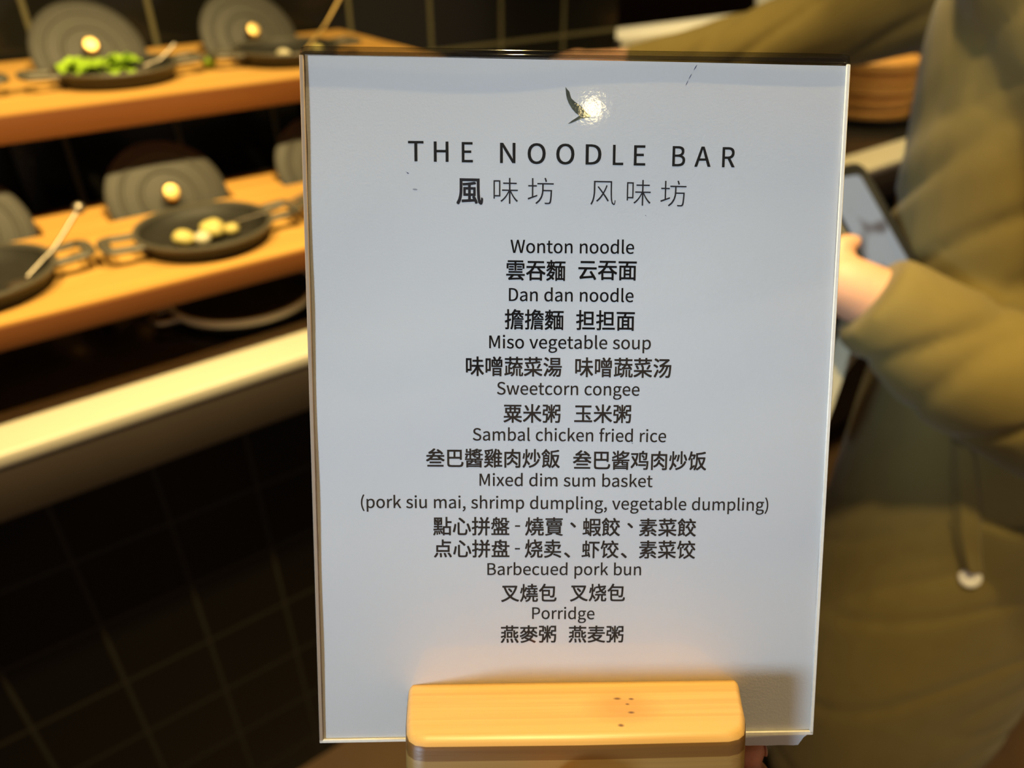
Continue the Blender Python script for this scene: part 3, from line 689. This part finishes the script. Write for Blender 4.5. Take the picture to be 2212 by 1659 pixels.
def ink(name, items, mat, label, dz=.00004):
    """items: list of (mesh, function (x,y)->sheet metres) joined into one printed line"""
    V = []; F = []
    for me, fn, *bold in items:
        w_ = bold[0] if bold else 0
        for q, (ox, oy) in enumerate(((-w_, -w_), (w_, -w_), (w_, w_), (-w_, w_)) if w_ else ((0, 0),)):   # swelling of the strokes
            b = len(V)
            for v in me.vertices:
                x, y = fn(v.co.x, v.co.y); x = .050 + (x-.050)*.9973; y = .1348 + (y-.1348)*.9973; V.append((x + ox*mm - .075, y + oy*mm, ZS + wave(x, y) + dz + q*2e-6))
            for p in me.polygons: F.append([b+i for i in p.vertices])
        bpy.data.meshes.remove(me)
    r = bpy.data.meshes.new(name); r.from_pydata(V, [], F)
    bm = bmesh.new(); bm.from_mesh(r)                                # every face looks towards the reader
    bm.normal_update()
    bmesh.ops.reverse_faces(bm, faces=[f for f in bm.faces if f.normal.z < 0]); bm.to_mesh(r); bm.free()
    o = mesh_obj(name, r, M[mat], sheet); o['label'] = label; return o
def ext(me):
    xs = [v.co.x for v in me.vertices]; ys = [v.co.y for v in me.vertices]; return min(xs), max(xs), min(ys), max(ys)
def fit_line(me, x0, y0, x1, y1, cap):
    a, b, _, _ = ext(me); sx = (x1-x0)/(b-a)*mm; sy = cap/.660*mm; sl = (y1-y0)/(x1-x0)
    return lambda x, y: (x0*mm + (x-a)*sx, y0*mm + (x-a)*sx*sl + y*sy)
def fit_box(me, x0, x1, y0, y1):
    a, b, c, d = ext(me); sx = (x1-x0)/(b-a); sy = (y1-y0)/(d-c)
    return lambda x, y: ((x0 + (x-a)*sx)*mm, (y0 + (y-c)*sy - .011*((x-a)*sx-(x1-x0)/2))*mm)
LAT = [("Wonton noodle", 56.86, 145.28, 91.69, 145.2), ("Dan dan noodle", 56.45, 131.85, 91.81, 131.63), ("Miso vegetable soup", 50.88, 118.47, 97.06, 118.2),
       ("Sweetcorn congee", 53.08, 105.17, 94.12, 104.78), ("Sambal chicken fried rice", 46.12, 91.75, 102.25, 91.1), ("Mixed dim sum basket", 48.04, 78.28, 98.66, 77.7),
       ("(pork siu mai, shrimp dumpling, vegetable dumpling)", 13.63, 71.95, 133.23, 70.4), ("Barbecued pork bun", 50.31, 51.3, 96.0, 50.7), ("Porridge", 63.66, 37.44, 82.3, 37.1)]
for t_, x0, y0, x1, y1 in LAT:
    me = latin(t_, 0)
    ink('text_line', [(me, fit_line(me, x0, y0, x1, y1, 3.58), .036)], 'ink', 'printed line reading ' + t_.strip('()'))
CJ = [[("雲吞麵", 55.7, 72.29, 137.6, 143.3), ("云吞面", 76.09, 92.52, 137.8, 143.1)], [("擔擔麵", 55.34, 71.93, 123.76, 129.39), ("担担面", 75.63, 92.25, 123.6, 129.18)],
      [("味噌蔬菜湯", 44.28, 71.56, 110.45, 115.97), ("味噌蔬菜汤", 75.55, 103.1, 110.1, 115.71)], [("粟米粥", 55.01, 71.31, 96.9, 102.28), ("玉米粥", 75.47, 91.81, 96.81, 102.16)],
      [("叁巴醬雞肉炒飯", 32.63, 71.32, 83.7, 89.21), ("叁巴酱鸡肉炒饭", 75.25, 114.29, 82.89, 88.5)],
      [("點心拼盤", 34.5, 56.7, 63.4, 68.89), ("-", 58.4, 59.9, 65.9, 66.35), ("燒賣", 61.46, 72.51, 63.2, 68.68), ("、", 74.7, 76.3, 65.6, 67.1), ("蝦餃", 78.39, 89.36, 62.93, 68.42), ("、", 91.6, 93.2, 65.3, 66.8), ("素菜餃", 95.13, 111.96, 62.7, 68.14)],
      [("点心拼盘", 34.65, 56.72, 56.7, 62.11), ("-", 58.4, 59.9, 59.0, 59.45), ("烧卖", 61.37, 72.04, 56.42, 61.94), ("、", 73.0, 74.7, 56.4, 57.9), ("虾饺", 78.22, 89.09, 56.13, 61.52), ("、", 89.9, 91.6, 56.1, 57.6), ("素菜饺", 95.3, 111.99, 55.81, 61.36)],
      [("叉燒包", 54.43, 70.81, 42.8, 48.34), ("叉烧包", 74.96, 91.31, 42.66, 48.13)], [("燕麥粥", 54.31, 70.81, 30.0, 35.38), ("燕麦粥", 74.71, 91.11, 29.8, 35.04)]]
for ln in CJ:
    its = []
    for t_, x0, x1, y0, y1 in ln:
        me = cjk(t_, 0); its.append((me, fit_box(me, x0, x1, y0, y1), .080 if t_ != '-' else 0))
    ink('text_line', its, 'ink', 'printed Chinese line reading ' + ' '.join(q[0] for q in ln))
its = []
for ch, x0, x1, y in (('T', 28.61, 32.75, 170.05), ('H', 35.66, 39.59, 169.98), ('E', 43.34, 46.3, 169.9), ('N', 53.9, 58.06, 169.79), ('O', 61.53, 66.41, 169.66), ('O', 69.44, 74.38, 169.58), ('D', 77.61, 81.87, 169.55), ('L', 85.17, 88.01, 169.47), ('E', 91.06, 94.17, 169.41), ('B', 101.83, 105.34, 169.3), ('A', 108.08, 112.51, 169.24), ('R', 115.85, 119.31, 169.16)):
    me = latin(ch, 0); its.append((me, fit_line(me, x0, y, x1, y, 5.36), .055))
ink('heading', its, 'ink_title', 'printed heading reading THE NOODLE BAR')
its = []
for ch, x0, x1, y0, y1, w_ in (("風", 41.87, 49.05, 158.55, 165.44, 0), ("味", 52.05, 58.87, 158.74, 165.78, -.011), ("坊", 61.57, 68.8, 158.69, 165.86, -.011), ("风", 79.1, 86.16, 158.56, 165.12, -.011), ("味", 89.28, 96.05, 158.5, 165.52, -.011), ("坊", 98.79, 106.05, 158.32, 165.41, -.011)):
    me = cjk(ch, w_); its.append((me, fit_box(me, x0, x1, y0, y1), .12 if w_ == 0 else 0))
ink('heading', its, 'ink_thin', 'printed Chinese heading in wide thin characters')
def poly_mesh(outline):
    cu = bpy.data.curves.new('t', 'CURVE'); cu.dimensions = '2D'; cu.fill_mode = 'BOTH'
    sp = cu.splines.new('POLY'); sp.points.add(len(outline)-1); sp.use_cyclic_u = True
    for p, q in zip(sp.points, outline): p.co = (q[0], q[1], 0, 1)
    return eval_mesh(cu)
idm = lambda x, y: (x*mm, y*mm)
W_ = [(71.74, 190.15), (72.23, 189.55), (72.81, 188.95), (73.14, 187.86), (73.4, 187.14), (74.49, 186.18), (75.9, 185.22), (76.68, 184.45), (77.5, 183.5), (78.3, 182.9), (79.2, 182.5), (78.2, 182.0), (77.22, 181.95), (76.59, 181.82), (76.21, 181.78), (75.19, 181.36), (73.68, 180.69), (72.47, 180.32), (73.67, 181.28), (74.8, 181.96), (75.69, 182.59), (74.66, 183.25), (73.63, 184.34), (72.72, 185.79), (72.2, 187.0), (71.93, 188.21)]
ink('logo', [(poly_mesh(W_), idm)], 'logo', 'dark green brushed wing emblem')
def stroke(x0, y0, x1, y1, w):
    dx, dy = x1-x0, y1-y0; L_ = math.hypot(dx, dy); nx, ny = -dy/L_*w/2, dx/L_*w/2
    return poly_mesh([(x0+nx*.4, y0+ny*.4), (x0-nx*.4, y0-ny*.4), ((x0+x1)/2-nx, (y0+y1)/2-ny), (x1-nx*.4, y1-ny*.4), (x1+nx*.4, y1+ny*.4), ((x0+x1)/2+nx, (y0+y1)/2+ny)])
its = [(stroke(107.8, 196.3, 107.0, 195.0, .22), idm), (stroke(106.4, 193.9, 105.7, 192.6, .2), idm), (stroke(105.5, 192.2, 104.9, 190.9, .16), idm)]
its += [(stroke(27.9, 167.25, 28.0, 167.05, .1), idm), (stroke(28.1, 167.0, 28.7, 166.7, .28), idm), (stroke(92.3, 90.9, 92.6, 90.7, .2), idm), (stroke(94.6, 155.9, 94.9, 155.7, .15), idm)]
for q in its: ink('pen_mark', [q], 'pen', 'dark blue pen mark')
ink('smudge', [(stroke(29.7, 162.5, 31.0, 162.4, .5), idm)], 'smudge', 'small grey smudge')

# ------------------------------------------------------------------ the hand holding the base (left hand, thumb in front, fingers round the back)
hand = empty('person', matrix=sign_matrix(.06, -.07, 0))
tag(hand, 'bare hand holding the bamboo base of the sign from below, fingertips at its right', 'person')
def hp(x, y, z, *r): return ((x-60)*mm, (y+70)*mm, z*mm) + tuple(q*mm for q in r)
bm = bmesh.new()
knk = {'i': (72, -26, -35), 'm': (75, -40, -37), 'r': (75, -54, -34), 'l': (72, -66, -28)}
fing = {'i': [(72, -26, -35, 10), (101, -15, -34, 8.4), (123, -10.5, -31.5, 7.6), (132, -11.5, -23, 7.0), (134.2, -12.5, -13, 6.2)],
        'm': [(75, -40, -37, 10.2), (106, -31, -35, 9), (125, -27, -31, 8.4), (135, -25.5, -20, 8.0), (136.4, -24.5, -5, 7.4)],
        'r': [(75, -54, -34, 9.8), (106, -47, -34, 8.6), (124, -42, -28, 8), (130, -41, -15, 7.6), (129, -41, -4, 6.8)],
        'l': [(72, -66, -28, 8.8), (96, -60, -29, 7.4), (110, -56, -23, 6.8), (115, -55, -12, 6.4), (114, -55, -4, 5.8)]}
wr = (40, -104, 6)
for k, f in fing.items():
    add_tube(bm, [hp(*q) for q in f], 16, 4)
    c = knk[k]
    add_tube(bm, [hp(*wr, 17), hp(wr[0]*.5+c[0]*.5, wr[1]*.5+c[1]*.5, wr[2]*.5+c[2]*.5, 13.5), hp(*c, 10.5)], 16, 4)
add_tube(bm, [hp(44, -92, 10, 15), hp(47, -64, 26, 14), hp(56, -34, 38, 11), hp(62, -14, 39, 9.2), hp(66, 0, 38.3, 8.8), hp(67.5, 5, 38, 7.6)], 16, 4)
add_tube(bm, [hp(47, -64, 26, 12), hp(62, -52, -4, 12), hp(72, -40, -30, 10)], 16, 4)      # heel of the hand under the base
add_tube(bm, [hp(*wr, 21, 16), hp(22, -150, 22, 23, 18), hp(-8, -215, 46, 29, 25), hp(-40, -290, 74, 36, 32), hp(-62, -345, 92, 38, 35)], 18, 4)
fused('body', bm, .0014, M['skin_hand'], hand, 8)
def nail_(path, c, up, r):
    bm = bmesh.new(); add_ball(bm, (0, 0, 0), r*mm, 14, (.62, 1, .16))
    n_ = Vector(up).normalized(); d_ = Vector(path); d_ = (d_ - n_*d_.dot(n_)).normalized()
    R = Matrix((d_.cross(n_), d_, n_)).transposed()
    for v in bm.verts: v.co = R @ v.co + Vector(hp(*c))
    o = from_bm('nail', bm, M['nail'], hand); return o
nail_((5, 14, 0), (67, 3.5, 46.0), (0, .12, 1), 6.6)
nail_((0, -1, 9), (140.1, -12.3, -15), (1, .05, 0), 4.8)
nail_((0, .5, 10), (143.6, -24.6, -8), (1, 0, 0), 5.4)
nail_((0, 0, 10), (136.0, -41, -6.5), (1, 0, 0), 5.2)
nail_((0, 0, 10), (119.8, -55, -6.0), (1, 0, 0), 4.4)

# ------------------------------------------------------------------ the person in olive beside the counter
pr = empty('person', AD(.92, .20, 0), ROT, 'person in an olive coat reaching over the counter while holding a phone', 'person')
PO = (.92, .20)
def L3(a, d, z, *r): return (a-PO[0], d-PO[1], z) + tuple(r)
bm = bmesh.new()
# torso and head, leaning towards the counter (side direction = along the counter)
S = (1, 0, 0)
add_tube(bm, [L3(.92, .21, .80, .155, .105), L3(.92, .22, .95, .145, .10), L3(.92, .26, 1.08, .150, .105), L3(.925, .30, 1.22, .160, .105), L3(.93, .335, 1.33, .135, .085), L3(.935, .36, 1.40, .065, .06)], 22, 4, S)
add_tube(bm, [L3(.93, .35, 1.36, .058), L3(.94, .385, 1.45, .052), L3(.945, .405, 1.50, .055)], 18, 3, S)
HC = Vector(L3(.95, .435, 1.575))
add_ball(bm, HC, .098, 24, (.80, .98, 1.18))
add_ball(bm, HC + Vector((0, .035, -.060)), .058, 18, (.88, .95, .80))
add_tube(bm, [(*(HC + Vector((0, .088, .020))), .011), (*(HC + Vector((0, .106, -.012))), .015), (*(HC + Vector((0, .094, -.022))), .012)], 12, 3)   # nose
for s in (-1, 1):
    add_ball(bm, HC + Vector((s*.080, -.005, -.005)), .030, 14, (.30, .65, 1.0))                                  # ears
    add_ball(bm, HC + Vector((s*.032, .082, .012)), .014, 12, (1.2, .6, .7))                                      # eyelids
add_tube(bm, [(*(HC + Vector((-.022, .088, -.052))), .006), (*(HC + Vector((0, .095, -.051))), .008), (*(HC + Vector((.022, .088, -.052))), .006)], 10, 3)   # lips
# arms
RS, RE, RW = (1.08, .34, 1.325), (1.075, .66, 1.215), (.925, .905, 1.128)
LS_, LE, LW = (.79, .28, 1.32), (.795, .095, .960), (.632, .330, 1.046)
add_tube(bm, [L3(1.0, .33, 1.33, .07), L3(*RS, .056), L3(1.09, .50, 1.28, .046), L3(*RE, .038), L3(1.0, .79, 1.154, .030), L3(*RW, .026)], 16, 4)
add_tube(bm, [L3(.86, .30, 1.33, .07), L3(*LS_, .056), L3(.80, .16, 1.14, .046), L3(*LE, .041), L3(.735, .19, .985, .038), L3(*LW, .028)], 16, 4)
# right hand, palm down, fingers loosely bent towards the pans
hx = Vector((-.055, .075, -.004)).normalized(); sx_ = Vector((.80, .60, 0))
R0 = Vector(L3(*RW))
add_tube(bm, [(*R0, .027, .020), (*(R0+hx*.04), .036, .017), (*(R0+hx*.085), .040, .014)], 18, 4, sx_)
for off, ln, dr in ((-.029, .066, .010), (-.010, .076, .006), (.010, .072, .008), (.028, .056, .013)):
    b0 = R0 + hx*.080 + sx_*off
    add_tube(bm, [(*b0, .0105), (*(b0+hx*ln*.42 + Vector((0, 0, .004))), .0095), (*(b0+hx*ln*.75 + Vector((0, 0, -dr))), .0085), (*(b0+hx*ln*.92 + Vector((0, 0, -dr*2.6))), .0072)], 12, 3)
add_tube(bm, [(*(R0+hx*.025-sx_*.026), .015), (*(R0+hx*.055-sx_*.052-Vector((0, 0, .010))), .0115), (*(R0+hx*.088-sx_*.056-Vector((0, 0, .022))), .009)], 12, 3)
# left hand round the near edge of the phone: palm under it, thumb over it
PH_C = Vector(L3(.708, .352, 1.066)); UD = Vector((.10, .76, .64)).normalized(); RD = Vector((1, -.10, -.04)); RD = (RD - UD*RD.dot(UD)).normalized(); ND = RD.cross(UD)
L0 = Vector(L3(*LW))
pc = PH_C - RD*.066 - UD*.022 - ND*.016
add_tube(bm, [(*L0, .028, .022), (*(L0*.45+pc*.55), .034, .020), (*pc, .036, .018)], 18, 4, UD)
for off, ln in ((.030, .060), (.010, .068), (-.010, .064), (-.029, .052)):
    b0 = pc + UD*off
    add_tube(bm, [(*b0, .012), (*(b0 + RD*ln*.45 - ND*.004), .0098), (*(b0 + RD*ln*.8 + ND*.000), .0088), (*(b0 + RD*ln + ND*.001), .0075)], 12, 3)
add_tube(bm, [(*(pc - UD*.004 - RD*.012), .016), (*(pc + UD*.012 - RD*.004 + ND*.026), .0120), (*(pc + UD*.016 + RD*.010 + ND*.0300), .0095), (*(pc + UD*.016 + RD*.022 + ND*.0300), .0080)], 12, 3)
# legs
for s in (-1, 1):
    add_tube(bm, [L3(.92+s*.085, .21, .84, .085), L3(.92+s*.09, .215, .50, .062), L3(.92+s*.095, .205, .30, .052), L3(.92+s*.10, .20, .09, .040)], 16, 4)
    add_tube(bm, [L3(.92+s*.10, .17, .055, .038), L3(.92+s*.105, .25, .045, .036), L3(.92+s*.11, .33, .03, .024)], 14, 3)
fused('body', bm, .0042, M['skin'], pr, 4)
for s in (-1, 1):
    bm = bmesh.new(); add_ball(bm, HC + Vector((s*.032, .083, .011)), .0115, 12); from_bm('eye', bm, M['hair'], pr)
bm = bmesh.new()
add_ball(bm, HC + Vector((0, -.018, .026)), .106, 24, (.86, .95, 1.08))
add_ball(bm, HC + Vector((0, -.05, -.05)), .082, 18, (.95, .62, 1.1))
fused('hair', bm, .006, M['hair'], pr, 4, disp=lambda c: .004*noise.noise(c*60))
# coat: body, long skirt, wide sleeves
def fold(c):
    """loose cloth: slow swell, diagonal drag folds, a few sharper creases"""
    u, w = (c.y + c.z)*.7, (c.y - c.z)*.7
    k = 1 if c.z > .95 else 1 - .6*min(1, (.95 - c.z)/.15)
    v = .010*k*noise.noise(Vector((c.x*4, u*11, w*1.6)))
    v += .005*noise.noise(Vector((c.x*9 + 5, c.y*9, c.z*2.2)))
    n = noise.noise(Vector((c.x*4 + 3, u*12, w*1.8 + 7)))
    v -= k*.0065*max(0, 1 - abs(n)/.22)**2
    return v
def sleeve_fold(c): return fold(c)
bm = bmesh.new()
add_tube(bm, [L3(.915, .228, .16, .195, .135), L3(.915, .228, .40, .210, .152), L3(.915, .232, .62, .205, .160), L3(.915, .238, .80, .192, .150), L3(.915, .255, .93, .180, .138), L3(.915, .272, 1.06, .186, .140), L3(.92, .292, 1.19, .190, .134), L3(.93, .320, 1.31, .160, .112), L3(.933, .35, 1.385, .085, .075)], 30, 5, S, dome=False)
add_tube(bm, [L3(1.00, .33, 1.315, .085), L3(1.08, .345, 1.305, .082), L3(1.095, .50, 1.262, .074), L3(1.075, .66, 1.200, .068), L3(1.0, .79, 1.150, .056), L3(.915, .915, 1.118, .040)], 20, 5, dome=False)
add_tube(bm, [L3(.86, .30, 1.315, .085), L3(.80, .28, 1.305, .090), L3(.815, .19, 1.14, .088), L3(.81, .10, .97, .086), L3(.765, .155, .952, .080), L3(.712, .212, .978, .068), L3(.672, .262, 1.010, .054), L3(.645, .304, 1.036, .046)], 20, 5, dome=False)
coat = fused('coat', bm, .0065, M['coat'], pr, 8, disp=fold)
bm = bmesh.new(); rr = [[Vector(L3(.933 + (.078+o)*math.cos(t), .362 + (.072+o)*math.sin(t), 1.375 + h + .02*math.sin(t)*0)) for t in [2*math.pi*k/28 for k in range(28)]] for o, h in ((.0, 0), (-.008, .035), (-.012, .036), (-.006, .0))]
add_rings(bm, rr, cap=False, closed=True); from_bm('collar', bm, M['coat'], coat)
# trousers
bm = bmesh.new()
for s in (-1, 1):
    add_tube(bm, [L3(.92+s*.085, .22, .80, .105, .125), L3(.92+s*.092, .222, .50, .098, .108), L3(.92+s*.098, .215, .25, .093, .100), L3(.92+s*.10, .21, .07, .092, .100)], 22, 4, S, dome=False)
fused('trousers', bm, .007, M['trousers'], pr, 4, disp=lambda c: .006*noise.noise(Vector((c.x*9, c.y*9, c.z*3))))
for s in (-1, 1):
    bm = bmesh.new(); add_tube(bm, [L3(.92+s*.10, .14, .045, .043, .040), L3(.92+s*.105, .22, .045, .047, .042), L3(.92+s*.11, .33, .035, .044, .031), L3(.92+s*.112, .385, .030, .034, .024)], 16, 4, S)
    for v in bm.verts: v.co.z = max(.002, v.co.z)
    from_bm('shoe', bm, M['shoe'], pr)
# pocket welt and white snap on the near side of the coat
from mathutils.bvhtree import BVHTree
bv = BVHTree.FromPolygons([v.co.copy() for v in coat.data.vertices], [tuple(p.vertices) for p in coat.data.polygons])
def on_coat(d, z):
    h_ = bv.ray_cast(Vector((-.6, d-PO[1], z)), Vector((1, 0, 0))); return h_[0], h_[1]
bm = bmesh.new(); rings = []
for k in range(13):
    t = k/12; z = .885 - .145*t; d = .214 - .052*t
    p, nrm = on_coat(d, z); w = .011 + .004*math.sin(t*3)
    side = Vector((0, 1, 0)); side = (side - nrm*side.dot(nrm)).normalized()
    rings.append([p + side*w + nrm*.001, p + side*w*.3 + nrm*.009, p - side*w*.8 + nrm*.006, p - side*w + nrm*.000, p - nrm*.006])
add_rings(bm, rings); from_bm('pocket_welt', bm, M['coat'], coat)
p, nrm = on_coat(.160, .728)
bm = bmesh.new(); lathe(bm, [(0, -.002), (.0105, -.002), (.0115, .001), (.0105, .0035), (.007, .0045), (.004, .0035), (0, .003)], 28)
R = nrm.to_track_quat('Z', 'Y').to_matrix()
for v in bm.verts: v.co = R @ v.co + p
o = from_bm('snap_button', bm, M['button'], coat); o['label'] = 'white snap button'
# ------------------------------------------------------------------ phone held in the person's left hand
PHW, PHL, PHT = .074, .150, .011
Rz = Matrix.Rotation(ROT, 3, 'Z')
pr_w = Vector(AD(.92, .20, 0))
cw = pr_w + Rz @ PH_C
Mp = Matrix((Rz @ RD, Rz @ UD, Rz @ ND)).transposed().to_4x4(); Mp.translation = cw
ph = empty('phone', matrix=Mp); tag(ph, 'phone in a black case held in the left hand of the person in olive', 'phone')
def rrect(w, l, r, n=6):
    o = []
    for cx, cy, a0 in ((w/2-r, l/2-r, 0), (-w/2+r, l/2-r, 90), (-w/2+r, -l/2+r, 180), (w/2-r, -l/2+r, 270)):
        for k in range(n+1):
            t = math.radians(a0 + 90*k/n); o.append((cx + r*math.cos(t), cy + r*math.sin(t)))
    return o
bm = bmesh.new(); A = rrect(PHW+.008, PHL+.008, .013); B = rrect(PHW-.018, PHL-.018, .006)
rr = [[Vector((x, y, z)) for x, y in ol] for ol, z in ((B, -PHT/2), (A, -PHT/2+.002), (A, PHT/2), (rrect(PHW+.004, PHL+.004, .011), PHT/2+.0015), (rrect(PHW-.014, PHL-.014, .007), PHT/2-.0002), (B, PHT/2-.001))]
add_rings(bm, rr); from_bm('case', bm, M['black_plastic'], ph)
bm = bmesh.new(); prism(bm, rrect(PHW-.018, PHL-.018, .006), PHT/2-.0010, PHT/2-.0004); from_bm('screen', bm, M['screen'], ph)

# cream strap hanging under the wrist
st = [Vector(AD(a, d, z)) for a, d, z in ((.690, .300, 1.000), (.676, .312, .994), (.662, .320, .990), (.648, .319, .978), (.634, .313, .955), (.622, .310, .915), (.618, .312, .870), (.624, .322, .838), (.640, .332, .850), (.655, .334, .900), (.672, .325, .955), (.690, .312, .990))]
bm = bmesh.new(); add_tube(bm, [(*(q - st[0]), .0035, .0100) for q in st], 12, 4, (.8, .6, 0), closed=False)
tag(from_bm('cloth_strap', bm, M['cream_cloth'], None, st[0]), 'cream cloth strap looped under the wrist of the person in olive', 'strap')
